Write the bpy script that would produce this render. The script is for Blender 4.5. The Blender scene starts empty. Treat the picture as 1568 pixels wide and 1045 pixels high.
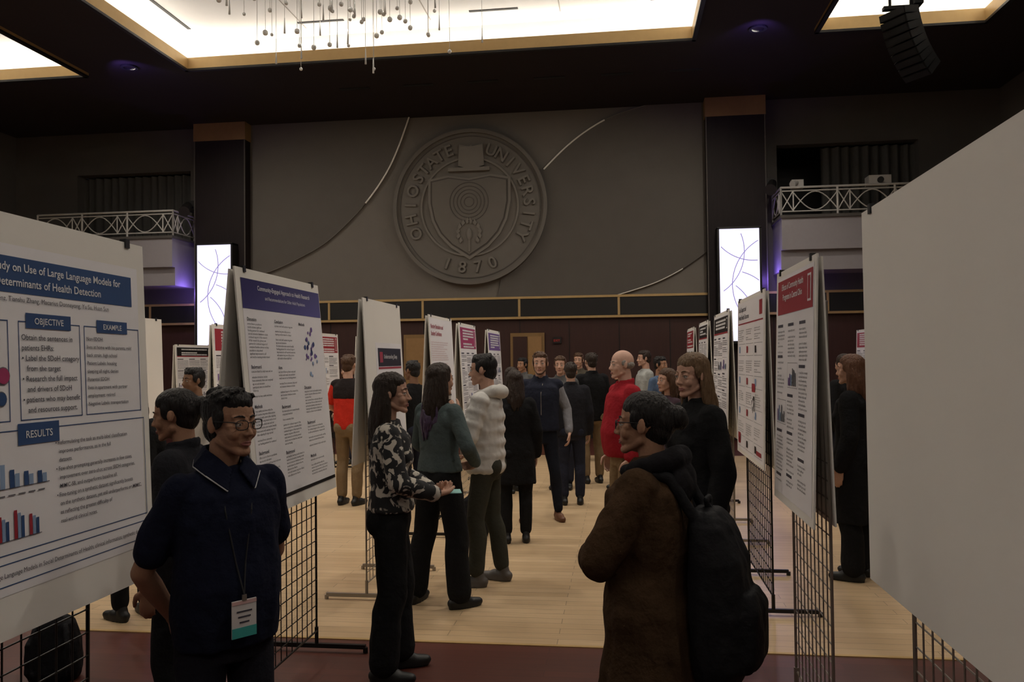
import bpy, math, random
from mathutils import Vector, Matrix, noise
random.seed(7)
scn=bpy.context.scene
COL=scn.collection
V=Vector
def rad(a): return math.radians(a)
scn.view_settings.view_transform='Standard'
scn.view_settings.look='None'

# ------------------------------------------------------------------ materials
_mc={}
def mat(name,col,rough=.75,var=.12,scale=12,bump=0,bscale=40,metal=0,emit=None,spec=.4,stretch=(1,1,1)):
    if name in _mc: return _mc[name]
    m=bpy.data.materials.new(name); m.use_nodes=True
    nt=m.node_tree; N=nt.nodes; L=nt.links
    b=N['Principled BSDF']
    b.inputs['Roughness'].default_value=rough; b.inputs['Metallic'].default_value=metal
    b.inputs['Specular IOR Level'].default_value=spec
    tc=N.new('ShaderNodeTexCoord'); mp=N.new('ShaderNodeMapping'); mp.inputs['Scale'].default_value=stretch
    L.new(tc.outputs['Object'],mp.inputs['Vector'])
    if var>0:
        nz=N.new('ShaderNodeTexNoise'); nz.inputs['Scale'].default_value=scale; nz.inputs['Detail'].default_value=3
        L.new(mp.outputs[0],nz.inputs['Vector'])
        mx=N.new('ShaderNodeMix'); mx.data_type='RGBA'
        mx.inputs[6].default_value=(*[c*(1-var) for c in col],1); mx.inputs[7].default_value=(*[min(1,c*(1+var)) for c in col],1)
        L.new(nz.outputs['Fac'],mx.inputs[0]); L.new(mx.outputs[2],b.inputs['Base Color'])
    else: b.inputs['Base Color'].default_value=(*col,1)
    if bump>0:
        n2=N.new('ShaderNodeTexNoise'); n2.inputs['Scale'].default_value=bscale; n2.inputs['Detail'].default_value=4
        L.new(mp.outputs[0],n2.inputs['Vector'])
        bp=N.new('ShaderNodeBump'); bp.inputs['Strength'].default_value=bump; bp.inputs['Distance'].default_value=.02
        L.new(n2.outputs['Fac'],bp.inputs['Height']); L.new(bp.outputs[0],b.inputs['Normal'])
    if emit:
        b.inputs['Emission Color'].default_value=(*emit[0],1); b.inputs['Emission Strength'].default_value=emit[1]
    _mc[name]=m; return m
def cloth(name,col,rough=.92,bump=.45,var=.18): return mat('cloth_'+name,col,rough,var,14,bump,26,spec=.12)
def planks(name,c1,c2,rough,bw,rh,mort):
    m=bpy.data.materials.new(name); m.use_nodes=True; nt=m.node_tree; N=nt.nodes; L=nt.links; b=N['Principled BSDF']
    tc=N.new('ShaderNodeTexCoord'); br=N.new('ShaderNodeTexBrick')
    br.inputs['Color1'].default_value=(*c1,1); br.inputs['Color2'].default_value=(*c2,1); br.inputs['Mortar'].default_value=(*[c*.45 for c in c1],1)
    br.inputs['Scale'].default_value=1; br.inputs['Brick Width'].default_value=bw; br.inputs['Row Height'].default_value=rh; br.inputs['Mortar Size'].default_value=mort
    br.offset=.37
    L.new(tc.outputs['Object'],br.inputs['Vector'])
    mp=N.new('ShaderNodeMapping'); mp.inputs['Scale'].default_value=(1.5,25,1); L.new(tc.outputs['Object'],mp.inputs['Vector'])
    nz=N.new('ShaderNodeTexNoise'); nz.inputs['Scale'].default_value=2; nz.inputs['Detail'].default_value=5; L.new(mp.outputs[0],nz.inputs['Vector'])
    mx=N.new('ShaderNodeMix'); mx.data_type='RGBA'; mx.blend_type='MULTIPLY'; mx.inputs[0].default_value=.35
    L.new(br.outputs['Color'],mx.inputs[6]); L.new(nz.outputs['Fac'],mx.inputs[7]); L.new(mx.outputs[2],b.inputs['Base Color'])
    b.inputs['Roughness'].default_value=rough
    return m
def floral():
    m=bpy.data.materials.new('cloth_floral'); m.use_nodes=True; N=m.node_tree.nodes; L=m.node_tree.links; b=N['Principled BSDF']
    tc=N.new('ShaderNodeTexCoord'); nz=N.new('ShaderNodeTexNoise'); nz.inputs['Scale'].default_value=17; nz.inputs['Detail'].default_value=2.5; nz.inputs['Distortion'].default_value=.8
    L.new(tc.outputs['Object'],nz.inputs['Vector'])
    cr=N.new('ShaderNodeValToRGB'); cr.color_ramp.elements[0].position=.52; cr.color_ramp.elements[0].color=(.010,.010,.012,1)
    cr.color_ramp.elements[1].position=.56; cr.color_ramp.elements[1].color=(.50,.46,.40,1)
    L.new(nz.outputs['Fac'],cr.inputs[0]); L.new(cr.outputs[0],b.inputs['Base Color']); b.inputs['Roughness'].default_value=.85
    return m

# ------------------------------------------------------------------ mesh helpers
class MB:
    def __init__(s): s.v=[];s.f=[];s.mi=[];s.ms=[]
    def _m(s,m):
        if m not in s.ms: s.ms.append(m)
        return s.ms.index(m)
    def add(s,vs,fs,m,M=None):
        o=len(s.v); s.v+=[tuple(M@V(p)) if M else tuple(p) for p in vs]
        k=s._m(m)
        for f in fs: s.f.append([i+o for i in f]); s.mi.append(k)
    def box(s,c,d,m,M=None):
        x,y,z=c; a,b,e=d[0]/2,d[1]/2,d[2]/2
        vs=[(x+i*a,y+j*b,z+k*e) for i in(-1,1) for j in(-1,1) for k in(-1,1)]
        s.add(vs,[(0,1,3,2),(4,6,7,5),(0,4,5,1),(2,3,7,6),(0,2,6,4),(1,5,7,3)],m,M)
    def bx(s,x0,x1,y0,y1,z0,z1,m,M=None): s.box(((x0+x1)/2,(y0+y1)/2,(z0+z1)/2),(abs(x1-x0),abs(y1-y0),abs(z1-z0)),m,M)
    def tube(s,p0,p1,r,m,n=6,r1=None,M=None):
        p0=V(p0);p1=V(p1); d=(p1-p0)
        if d.length<1e-6: return
        d.normalize(); u=d.orthogonal().normalized(); w=d.cross(u); r1=r if r1 is None else r1
        vs=[p0+(u*math.cos(2*math.pi*i/n)+w*math.sin(2*math.pi*i/n))*r for i in range(n)]+[p1+(u*math.cos(2*math.pi*i/n)+w*math.sin(2*math.pi*i/n))*r1 for i in range(n)]
        fs=[(i,(i+1)%n,n+(i+1)%n,n+i) for i in range(n)]+[tuple(range(n-1,-1,-1)),tuple(range(n,2*n))]
        s.add(vs,fs,m,M)
    def path(s,pts,r,m,n=6,M=None):
        for a,b in zip(pts,pts[1:]): s.tube(a,b,r,m,n,M=M)
    def ball(s,c,r,m,n=10,k=7,M=None):
        if not hasattr(r,'__len__'): r=(r,r,r)
        vs=[(c[0],c[1],c[2]-r[2])]
        for j in range(1,k):
            t=-math.pi/2+math.pi*j/k
            vs+=[(c[0]+r[0]*math.cos(t)*math.cos(2*math.pi*i/n),c[1]+r[1]*math.cos(t)*math.sin(2*math.pi*i/n),c[2]+r[2]*math.sin(t)) for i in range(n)]
        vs.append((c[0],c[1],c[2]+r[2])); T=len(vs)-1
        fs=[(0,1+(i+1)%n,1+i) for i in range(n)]
        for j in range(k-2): fs+=[(1+j*n+i,1+j*n+(i+1)%n,1+(j+1)*n+(i+1)%n,1+(j+1)*n+i) for i in range(n)]
        fs+=[(1+(k-2)*n+i,1+(k-2)*n+(i+1)%n,T) for i in range(n)]
        s.add(vs,fs,m,M)
    def prism(s,poly,z0,z1,m,M=None):
        n=len(poly); vs=[(p[0],p[1],z0) for p in poly]+[(p[0],p[1],z1) for p in poly]
        fs=[tuple(range(n-1,-1,-1)),tuple(range(n,2*n))]+[(i,(i+1)%n,n+(i+1)%n,n+i) for i in range(n)]
        s.add(vs,fs,m,M)
    def ring(s,c,r0,r1,z0,z1,m,n=64,M=None):
        vs=[]
        for i in range(n):
            a=2*math.pi*i/n; ca,sa=math.cos(a),math.sin(a)
            vs+=[(c[0]+r0*ca,c[1]+r0*sa,z0),(c[0]+r1*ca,c[1]+r1*sa,z0),(c[0]+r1*ca,c[1]+r1*sa,z1),(c[0]+r0*ca,c[1]+r0*sa,z1)]
        fs=[]
        for i in range(n):
            a=4*i;b=4*((i+1)%n)
            for k in range(4): fs.append((a+k,a+(k+1)%4,b+(k+1)%4,b+k))
        s.add(vs,fs,m,M)
    def text(s,t,size,m,M,align='LEFT',bold=0,ext=0,res=3):
        vs,fs=text_geo(t,size,align,bold,ext,res); s.add(vs,fs,m,M)
    def build(s,name,parent=None,smooth=False,M=None):
        me=bpy.data.meshes.new(name); me.from_pydata(s.v,[],s.f)
        for m in s.ms: me.materials.append(m)
        me.polygons.foreach_set('material_index',s.mi)
        if smooth: me.polygons.foreach_set('use_smooth',[True]*len(s.f))
        me.update(); o=bpy.data.objects.new(name,me); COL.objects.link(o)
        if parent: o.parent=parent
        if M is not None: o.matrix_world=M
        return o
_tc={}
def text_geo(t,size,align,bold,ext,res=3):
    k=(t,size,align,bold,ext)
    if k in _tc: return _tc[k]
    cu=bpy.data.curves.new('t','FONT'); cu.body=t; cu.size=size; cu.align_x=align; cu.offset=bold*size; cu.extrude=ext; cu.resolution_u=res
    o=bpy.data.objects.new('t',cu); COL.objects.link(o)
    dg=bpy.context.evaluated_depsgraph_get(); me=bpy.data.meshes.new_from_object(o.evaluated_get(dg))
    r=([tuple(v.co) for v in me.vertices],[tuple(p.vertices) for p in me.polygons])
    bpy.data.objects.remove(o); bpy.data.curves.remove(cu); bpy.data.meshes.remove(me)
    _tc[k]=r; return r
def empty(name,M=None):
    o=bpy.data.objects.new(name,None); COL.objects.link(o); o.empty_display_size=.2
    if M is not None: o.matrix_world=M
    return o
T=Matrix.Translation
def Rz(a): return Matrix.Rotation(rad(a),4,'Z')

# ------------------------------------------------------------------ posters
m_blk=mat('black_panel',(.012,.011,.011),.45,.1)
m_foam=mat('foam_board_white',(.76,.74,.70),.85,.03,3,spec=.2); m_pap=mat('poster_paper',(.80,.79,.82),.5,.03,3); m_txt=mat('print_grey',(.05,.05,.07),.6,0); m_txl=mat('print_light_grey',(.15,.15,.17),.6,0)
m_blue=mat('print_blue',(.03,.075,.20),.4,0); m_wht=mat('print_white',(.75,.75,.77),.5,0); m_redp=mat('print_red',(.34,.03,.045),.4,0); m_navy=mat('print_navy',(.022,.016,.10),.28,0); m_blkp=mat('print_black',(.012,.012,.014),.45,0)
m_lb=mat('print_lightblue',(.25,.36,.55),.5,0); m_teal=mat('print_teal',(.05,.35,.33),.5,0); m_mag=mat('print_magenta',(.38,.04,.13),.5,0); m_pur=mat('print_purple',(.16,.09,.3),.5,0); m_pink=mat('print_pink',(.6,.4,.4),.5,0)
LOREM=("participants were recruited from community clinics and completed baseline surveys on sleep quality and stress while the intervention arm received weekly coaching calls results indicate significant improvement in self reported outcomes compared with control after adjusting for age sex and education limitations include small sample size and short follow up future work will examine long term effects across diverse populations using mixed methods and machine learning models trained on clinical notes we thank the study team and our funding partners for continued support of this research the primary aim was to evaluate feasibility and acceptability of the program among older adults living in rural counties data were analyzed using linear mixed models with random intercepts for site ").split()
class PP:
    def __init__(s,z=.0): s.b=MB(); s.z=z; s.real=False
    def rect(s,x0,y0,x1,y1,m,l=1): z=s.z+l*.0012; s.b.add([(x0,y0,z),(x1,y0,z),(x1,y1,z),(x0,y1,z)],[(0,1,2,3)],m)
    def frame(s,x0,y0,x1,y1,m,t=.002,l=2):
        s.rect(x0,y0,x1,y0+t,m,l);s.rect(x0,y1-t,x1,y1,m,l);s.rect(x0,y0,x0+t,y1,m,l);s.rect(x1-t,y0,x1,y1,m,l)
    def text(s,t,x,y,size,m,l=3,align='LEFT',bold=0): s.b.text(t,size,m,T((x,y,s.z+l*.0012)),align,bold)
    def disc(s,x,y,r,m,l=2): s.b.add([(x+r*math.cos(i*math.pi/8),y+r*math.sin(i*math.pi/8),s.z+l*.0012) for i in range(16)],[tuple(range(16))],m)
    def lines(s,x0,x1,y1,y0,sp,R,m=None,ind=.0,th=.38,l=2):
        y=y1; k=0
        while y>y0:
            end=x1 if R.random()<.75 else x0+(x1-x0)*R.uniform(.4,.95)
            if s.real:
                size=sp*.92; nmax=int((end-x0)/(size*.50)); i=R.randrange(len(LOREM)-30); t=''
                while len(t)+len(LOREM[i])+1<=nmax: t+=LOREM[i]+' '; i+=1
                if t: s.b.text(t,size,m or m_txl,T((x0,y-sp*.6,s.z+l*.0012)),'LEFT',.008,0,1)
            else:
                x=x0
                while x<end-.01:
                    w=R.uniform(.012,.05); w=min(w,end-x); s.rect(x,y-sp*th,x+w,y,m or m_txl,l); x+=w+.006
            k+=1; y-=sp*(1 if R.random()<.85 else 1.7)
def board(X,Y0,Y1,zb,h,side,tilt,fn,back=True,name='poster_board',lift=0,thick=.008,real=False):
    w=Y1-Y0
    if side=='L': M_=Matrix(((0,0,1,X),(1,0,0,Y0),(0,1,0,zb),(0,0,0,1)))
    else: M_=Matrix(((0,0,-1,X),(-1,0,0,Y1),(0,1,0,zb),(0,0,0,1)))
    M_=M_@Matrix.Rotation(-tilt,4,'X')@Matrix.Rotation(lift,4,'Z')
    root=empty(name,M_)
    b=MB(); b.bx(0,w,0,h,-thick,0,m_foam)
    for q in(.1,w-.1): b.bx(q-.012,q+.012,h-.02,h+.012,-thick-.01,.006,m_blkp)
    o=b.build('foam_board',root)
    if fn:
        p=PP(); p.real=real; fn(p,w,h); p.b.build('poster_sheet',root)
    if back:
        b=MB(); b.bx(.0,w-.02,.01,h-.01,0,thick,m_foam)
        M3=T((0,h,-.03))@Matrix.Rotation(2*tilt,4,'X')@T((0,-h,0))
        b2=MB(); b2.add(b.v,b.f,m_foam,M3); b2.build('foam_board_back',root)
    return root
def grid_panel(X,Y0,Y1,zt,m,feet=(0,1),fl=.3):
    b=MB(); n=round((Y1-Y0)/.076); r=.0032
    for i in range(n+1):
        y=Y0+(Y1-Y0)*i/n; b.tube((X,y,.12),(X,y,zt),.007 if i in(0,n) else r,m,5)
    k=int((zt-.12)/.076)
    for i in range(k+1): b.tube((X+.004,Y0,.12+i*(zt-.12)/k),(X+.004,Y1,.12+i*(zt-.12)/k),.006 if i in(0,k) else r,m,5)
    for q in feet:
        y=Y1 if q else Y0
        b.bx(X-fl,X+fl,y-.012,y+.012,.02,.045,m); b.tube((X,y,.03),(X,y,.14),.012,m)
        for e_ in(-fl,fl): b.tube((X+e_,y,0),(X+e_,y,.03),.016,m)
    return b.build('wire_grid_panel')
m_gb=mat('grid_black',(.015,.014,.014),.4,0,metal=.4); m_gl2=mat('grid_chrome',(.30,.27,.24),.35,0,metal=.6)

def poster_main(p,w,h):
    zz=lambda z:z-.97; yy=lambda Y:Y-1.2
    p.rect(.06,.12,w-.045,h-.09,m_pap,1)
    p.rect(.08,zz(1.94),yy(2.735),zz(2.045),m_blue,2)
    p.text('A Comparative Study on Use of Large Language Models for',yy(2.67),zz(2.004),.0342,m_wht,3,'RIGHT',.012)
    p.text('Social Determinants of Health Detection',yy(2.56),zz(1.960),.0342,m_wht,3,'RIGHT',.012)
    p.text('Jiaxin Li, Shu Wenz, Tianshu Zhang, Macarius Donneyong, Yu Su, Huan Sun',yy(2.60),zz(1.915),.021,m_txt,3,'RIGHT')
    p.frame(.1,zz(1.57),yy(2.13),zz(1.86),m_blue,.003); p.frame(yy(2.17),zz(1.57),yy(2.445),zz(1.86),m_blue,.003); p.frame(yy(2.465),zz(1.57),yy(2.77),zz(1.86),m_blue,.003)
    p.rect(yy(2.2),zz(1.84),yy(2.40),zz(1.885),m_blue,3); p.text('OBJECTIVE',yy(2.3),zz(1.853),.027,m_wht,4,'CENTER',.01)
    p.rect(yy(2.53),zz(1.84),yy(2.70),zz(1.882),m_blue,3); p.text('EXAMPLE',yy(2.615),zz(1.852),.025,m_wht,4,'CENTER',.01)
    t=['Obtain the sentences in','patients EHRs:','• Label the SDoH category','   from the target',"• Research the full impact","   and drivers of SDoH",'• patients who may benefit','   and resources support.']
    for i,s in enumerate(t): p.text(s,yy(2.18),zz(1.805-.0305*i),.0235,m_txt,3,'LEFT',.004)
    t=['Non-SDOH:','lives at home with his parents, mild','back strain, high school','Patient Labels: housing','sleeping all night, denies','Potential SDOH:','lives in apartment with partner','employment: retired','Negative Labels: transportation']
    for i,s in enumerate(t): p.text(s,yy(2.475),zz(1.812-.0265*i),.0172,m_txt,3,'LEFT',.004)
    R=random.Random(5); p.real=True; p.lines(.12,yy(2.0),zz(1.83),zz(1.6),.03,R,m_txt)
    p.text('notes',yy(2.04),zz(1.80),.026,m_txt)
    for Y,z,r,m in((2.05,1.745,.03,m_teal),(2.105,1.70,.026,m_mag),(1.99,1.70,.024,m_teal),(2.095,1.635,.022,m_blue),(1.95,1.76,.02,m_mag),(2.03,1.66,.018,m_teal)):
        p.disc(yy(Y),zz(z),r,m_txl,3); p.disc(yy(Y),zz(z),r-.003,m,4)
    p.frame(.1,zz(1.20),yy(2.785),zz(1.545),m_blue,.003); p.rect(yy(2.155),zz(1.50),yy(2.33),zz(1.562),m_blue,3); p.text('RESULTS',yy(2.242),zz(1.519),.03,m_wht,4,'CENTER',.01)
    x=yy(1.95)
    for g in range(6):
        for j,m in enumerate((m_blue,m_lb)):
            hh=[.12,.10,.09,.05,.04,.035][g]*(1-.25*j); p.rect(x,zz(1.385),x+.018,zz(1.385)+hh,m,3); x+=.02
        x+=.016
    p.rect(yy(1.93),zz(1.383),yy(2.28),zz(1.385),m_txt,3)
    for q in range(8): p.rect(yy(1.95)+q*.04,zz(1.362),yy(1.95)+q*.04+.028,zz(1.366),m_txl,3)
    x=yy(1.95)
    for g in range(5):
        for j,m in enumerate((m_redp,m_lb,m_blue)):
            hh=[.09,.085,.07,.08,.06][g]*(1-.12*j); p.rect(x,zz(1.24),x+.012,zz(1.24)+hh,m,3); x+=.014
        x+=.018
    p.rect(yy(1.93),zz(1.238),yy(2.24),zz(1.24),m_txt,3)
    t=['• Reformulating the task as multi-label classification','   improves performance, as in the full','   datasets.','• Few-shot prompting generally increases in few cases,','   improvement over zero-shot across SBDH categories,','   MIMIC-SB, and outperforms baseline all.','• Fine-tuning on a synthetic dataset significantly boosts','   on the synthetic dataset, yet still underperforms on MIMIC,','   as reflecting the greater difficulty of','   real-world clinical notes.']
    for i,s in enumerate(t): p.text(s,yy(2.31),zz(1.488-.0265*i),.0178,m_txt,3,'LEFT',.004)
    for i in range(2): p.rect(.1,zz(1.175-.06*i),yy(2.785),zz(1.178-.06*i),m_blue,2)
    p.text('Large Language Models in Social Determinants of Health; clinical informatics; synthetic data',yy(2.74),zz(1.14),.019,m_txt,3,'RIGHT')
def poster_left2(p,w,h):
    R=random.Random(11); p.rect(.05,.06,w-.01,h-.05,m_pap,1)
    p.rect(.05,h-.20,w-.01,h-.05,m_navy,2)
    p.text('Community-Engaged Approach to Health Research',w/2+.03,h-.10,.034,m_wht,3,'CENTER',.01); p.text('and Recommendations for Older Adult Populations',w/2+.03,h-.145,.026,m_wht,3,'CENTER')
    p.rect(.05,.062,w-.01,.08,m_blkp,2)
    for i,(x0,x1) in enumerate(((.08,.37),(.40,.70),(.73,w-.04))):
        y=h-.24
        while y>.15:
            p.text(('Background','Methods','Results','Discussion','Aims','Conclusion')[R.randrange(6)],x0,y-.02,.024,m_txt,3,'LEFT',.02); hh=R.uniform(.12,.22); yl=max(.12,y-hh)
            if i==2 and y>h-.3:
                for k in range(34):
                    a=R.uniform(0,6.3); q=R.uniform(0,.10); p.disc((x0+x1)/2+q*math.cos(a),y-.17+q*1.5*math.sin(a),R.uniform(.006,.015),R.choice((m_pur,m_lb,m_pur,m_blue)),3)
                y-=.36; continue
            p.lines(x0,x1,y-.03,yl,.0165,R,m_txl); y=yl-.03
def poster_red(p,w,h,seed=1,head=None,hx=.17,figs=True):
    R=random.Random(seed); head=head or m_redp
    p.rect(.03,.04,w-.03,h-.03,m_pap,1); p.rect(.05,h-hx,w-.05,h-.05,head,2)
    if p.real:
        p.text('Effects of Community Health',w/2-.04,h-.10,.042,m_wht,3,'CENTER',.012); p.text('Programs in Central Ohio',w/2-.04,h-.15,.042,m_wht,3,'CENTER',.012)
    else: p.lines(.2,w-.2,h-.075,h-hx+.03,.034,R,m_wht,th=.6,l=3)
    p.rect(w-.15,h-hx+.03,w-.08,h-.07,m_wht,3); p.rect(w-.138,h-hx+.04,w-.092,h-.08,head,4)
    n=3; cw=(w-.12)/n
    for i in range(n):
        x0=.06+cw*i; x1=x0+cw-.03; y=h-hx-.05
        while y>.12:
            p.rect(x0,y-.014,x0+cw*.5,y,m_txt,2); yl=max(.1,y-R.uniform(.12,.2)); p.lines(x0,x1,y-.03,yl,.018,R,m_txl); y=yl-.02
            if figs and y>.28 and R.random()<.5:
                p.frame(x0,y-.13,x1,y-.01,m_txl); 
                for k in range(6): p.rect(x0+.02+k*(x1-x0-.04)/6,y-.12,x0+.02+(k+.6)*(x1-x0-.04)/6,y-.12+R.uniform(.02,.09),R.choice((m_lb,m_txl,m_pur)),3)
                y-=.16
def poster_r2(p,w,h): poster_red(p,w,h,21,m_redp,.22)
def poster_r3(p,w,h):
    R=random.Random(8); p.rect(.03,.03,w-.03,h-.03,m_pap,1); p.text('Social Support and',.08,h-.1,.05,m_txt,3,'LEFT',.02); p.text('Mental Health Outcomes',.08,h-.16,.05,m_txt,3,'LEFT',.02); p.rect(w-.2,h-.16,w-.08,h-.06,m_redp,2)
    p.rect(.05,h-.2,w-.05,h-.19,m_redp,2)
    for i in range(3):
        x0=.07+i*(w-.1)/3; x1=x0+(w-.1)/3-.04; y=h-.24
        for k in range(4):
            p.lines(x0,x1,y,y-.09,.016,R,m_txl); p.frame(x0,y-.2,x1,y-.11,m_txt); p.rect(x0+.03,y-.18,x0+.1,y-.13,R.choice((m_redp,m_blkp,m_lb)),3); y-=.235
    p.rect(w-.52,.33,w-.36,.49,m_pap,3)
    for i in range(8):
        for j in range(8):
            if R.random()<.5: p.rect(w-.5+i*.015,.35+j*.015,w-.485+i*.015,.365+j*.015,m_blkp,4)
    p.rect(w-.5,.5,w-.36,.56,m_redp,4); p.rect(.07,.08,.2,.16,m_redp,3); p.rect(w-.3,.07,w-.1,.1,m_redp,3)
def poster_dark(p,w,h): 
    poster_red(p,w,h,31,m_blkp,.2); p.rect(.05,h-.215,w-.05,h-.2,m_redp,3)
def poster_l3(p,w,h):
    R=random.Random(9); p.rect(.25,.05,w-.03,h-.32,m_pap,1); p.rect(.3,h-.5,w-.06,h-.36,m_blkp,2); p.rect(.34,h-.47,.42,h-.39,m_redp,3); p.text('Understanding Sleep',.45,h-.44,.045,m_wht,3); p.rect(.3,h-.52,w-.06,h-.505,m_redp,2)
    p.lines(.3,w-.1,h-.55,.1,.02,R,m_txl)
def poster_l4(p,w,h):
    R=random.Random(10); p.rect(.02,.05,w-.02,h-.03,m_pap,1); p.text('Nursing Simulation and',.06,h-.13,.06,m_redp,3,'LEFT',.02); p.text('Student Confidence',.06,h-.2,.06,m_redp,3,'LEFT',.02); p.lines(.05,w-.1,h-.26,.1,.022,R,m_pink)
def pr(seed,head=m_redp): return lambda p,w,h: poster_red(p,w,h,seed,head,.3)

board(-1.69,1.2,2.82,.97,1.20,'L',.045,poster_main,back=False,lift=rad(-.6)); grid_panel(-1.80,1.35,2.6,1.9,m_gb)
board(-1.72,3.74,4.84,.96,1.23,'L',.09,poster_left2,real=True); grid_panel(-1.82,3.8,4.76,1.95,m_gb)
board(-1.77,5.72,6.72,.96,1.22,'L',.05,poster_l3,real=True); grid_panel(-1.84,5.8,6.65,1.95,m_gl2)
board(-1.78,7.8,8.9,.96,1.21,'L',.05,poster_l4,real=True); grid_panel(-1.85,7.9,8.8,1.95,m_gb)
board(-1.8,9.4,10.5,.96,1.2,'L',.05,pr(4,m_mag)); grid_panel(-1.87,9.5,10.4,1.95,m_gl2)
board(-1.82,11.6,12.8,.96,1.2,'L',.05,pr(5,m_pur)); grid_panel(-1.89,11.7,12.7,1.95,m_gb)
board(.81,1.4,2.89,.98,1.22,'R',.0,None,back=False,lift=rad(.6)); grid_panel(.9,1.45,2.75,1.95,m_gl2)
board(.78,3.57,4.45,1.0,1.15,'R',.03,poster_r2,real=True); grid_panel(.86,3.62,4.38,1.95,m_gl2)
board(.92,5.6,6.85,.97,1.2,'R',.02,poster_r3,real=True); grid_panel(.98,5.7,6.75,2.0,m_gb)
board(.95,7.75,8.95,.96,1.2,'R',.03,poster_dark); grid_panel(1.02,7.85,8.85,2.0,m_gl2)
board(.98,9.9,11.0,.96,1.2,'R',.03,poster_dark); grid_panel(1.05,10,10.9,2.0,m_gb)
board(1.0,12,13.2,.96,1.2,'R',.03,pr(6)); grid_panel(1.07,12.1,13.1,2.0,m_gl2)
board(-4.5,8.75,9.9,.96,1.2,'L',.04,pr(7)); grid_panel(-4.58,8.8,9.8,2.0,m_gb)
board(-4.5,11.6,12.9,.96,1.2,'L',.04,pr(8)); grid_panel(-4.58,11.7,12.8,2.0,m_gb)
board(-4.4,13.6,14.9,.96,1.2,'L',.04,poster_dark); grid_panel(-4.48,13.7,14.8,2.0,m_gb)
board(-4.5,6.3,7.7,.96,1.2,'L',.03,None,back=False); grid_panel(-4.56,6.4,7.6,1.95,m_gb)
board(-7.6,13.4,14.7,.9,1.15,'L',.04,poster_dark); grid_panel(-7.68,13.5,14.6,1.9,m_gb)
board(3.9,8.7,9.9,.96,1.2,'R',.03,poster_dark); grid_panel(3.97,8.8,9.8,2.0,m_gb)
board(4.0,11.5,12.7,.96,1.2,'R',.03,pr(9)); grid_panel(4.07,11.6,12.6,2.0,m_gb)
board(4.0,13.7,14.9,.96,1.2,'R',.03,pr(12)); grid_panel(4.07,13.8,14.8,2.0,m_gb)

# ------------------------------------------------------------------ organic blobs
class Blob:
    def __init__(s): s.v=[];s.f=[];s.M=Matrix()
    def _add(s,rings):
        o=len(s.v); n=len(rings[0])
        for r in rings: s.v+=[tuple(s.M@V(p)) for p in r]
        for j in range(len(rings)-1):
            for i in range(n): s.f.append((o+j*n+i,o+j*n+(i+1)%n,o+(j+1)*n+(i+1)%n,o+(j+1)*n+i))
        s.f.append(tuple(o+i for i in range(n-1,-1,-1))); q=o+(len(rings)-1)*n; s.f.append(tuple(q+i for i in range(n)))
    def cap(s,p0,r0,p1,r1,flat=None,n=14):
        p0=V(p0);p1=V(p1); d=p1-p0
        if d.length<1e-5: d=V((0,0,1e-3)); p1=p0+d
        d.normalize(); u=d.orthogonal().normalized(); w=d.cross(u)
        rings=[]
        for p,r,an in [(p0,r0,(-82,-55,-28,0)),(p1,r1,(0,28,55,82))]:
            for a in an:
                c=p+d*(r*math.sin(rad(a))); rr=r*math.cos(rad(a)); ring=[]
                for i in range(n):
                    off=(u*math.cos(2*math.pi*i/n)+w*math.sin(2*math.pi*i/n))*rr
                    if flat: off-=flat[0]*(off.dot(flat[0]))*(1-flat[1])
                    ring.append(c+off)
                rings.append(ring)
        s._add(rings)
    def chain(s,pts,rs,flat=None,n=14):
        for i in range(len(pts)-1): s.cap(pts[i],rs[i],pts[i+1],rs[i+1],flat,n)
    def ell(s,c,r,rot=None,n=20,m=12):
        c=V(c); rings=[]
        for j in range(m+1):
            t=rad(-84+168*j/m); ring=[]
            for i in range(n):
                p=V((r[0]*math.cos(t)*math.cos(2*math.pi*i/n),r[1]*math.cos(t)*math.sin(2*math.pi*i/n),r[2]*math.sin(t)))
                ring.append(c+(rot@p if rot else p))
            rings.append(ring)
        s._add(rings)
    def loft(s,secs,n=28,pw=2.35):
        rings=[]
        for cx,cy,z,rx,ry in secs:
            ring=[]
            for i in range(n):
                a=2*math.pi*i/n; c,q=math.cos(a),math.sin(a)
                ring.append(V((cx+rx*math.copysign(abs(c)**(2/pw),c),cy+ry*math.copysign(abs(q)**(2/pw),q),z)))
            rings.append(ring)
        s._add(rings)
    def build(s,name,parent,m,voxel=.008,smooth=4,fn=None,remesh=True):
        me=bpy.data.meshes.new(name); me.from_pydata(s.v,[],s.f); me.update()
        o=bpy.data.objects.new(name,me); COL.objects.link(o)
        if remesh:
            r=o.modifiers.new('r','REMESH'); r.mode='VOXEL'; r.voxel_size=voxel
            if smooth: q=o.modifiers.new('s','SMOOTH'); q.iterations=smooth; q.factor=.5
            dg=bpy.context.evaluated_depsgraph_get(); m2=bpy.data.meshes.new_from_object(o.evaluated_get(dg))
            o.modifiers.clear(); o.data=m2; bpy.data.meshes.remove(me); me=m2; me.name=name
            if fn:
                ns=[v.normal.copy() for v in me.vertices]
                for v,nn in zip(me.vertices,ns): v.co+=nn*fn(v.co)
                me.update()
        me.materials.clear(); me.materials.append(m)
        me.polygons.foreach_set('use_smooth',[True]*len(me.polygons)); me.update()
        o.parent=parent; return o
def wrk(amp,sc=9,st=.55):
    def f(c):
        a=noise.noise(V((c.x*sc,c.y*sc,c.z*sc*st))); b=noise.noise(V((c.x*sc*2.3+7,c.y*sc*2.3,c.z*sc*2.3*st+c.x*9)))
        return amp*((1-abs(a)*2.2)*.6+b*.7)
    return f

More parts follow.
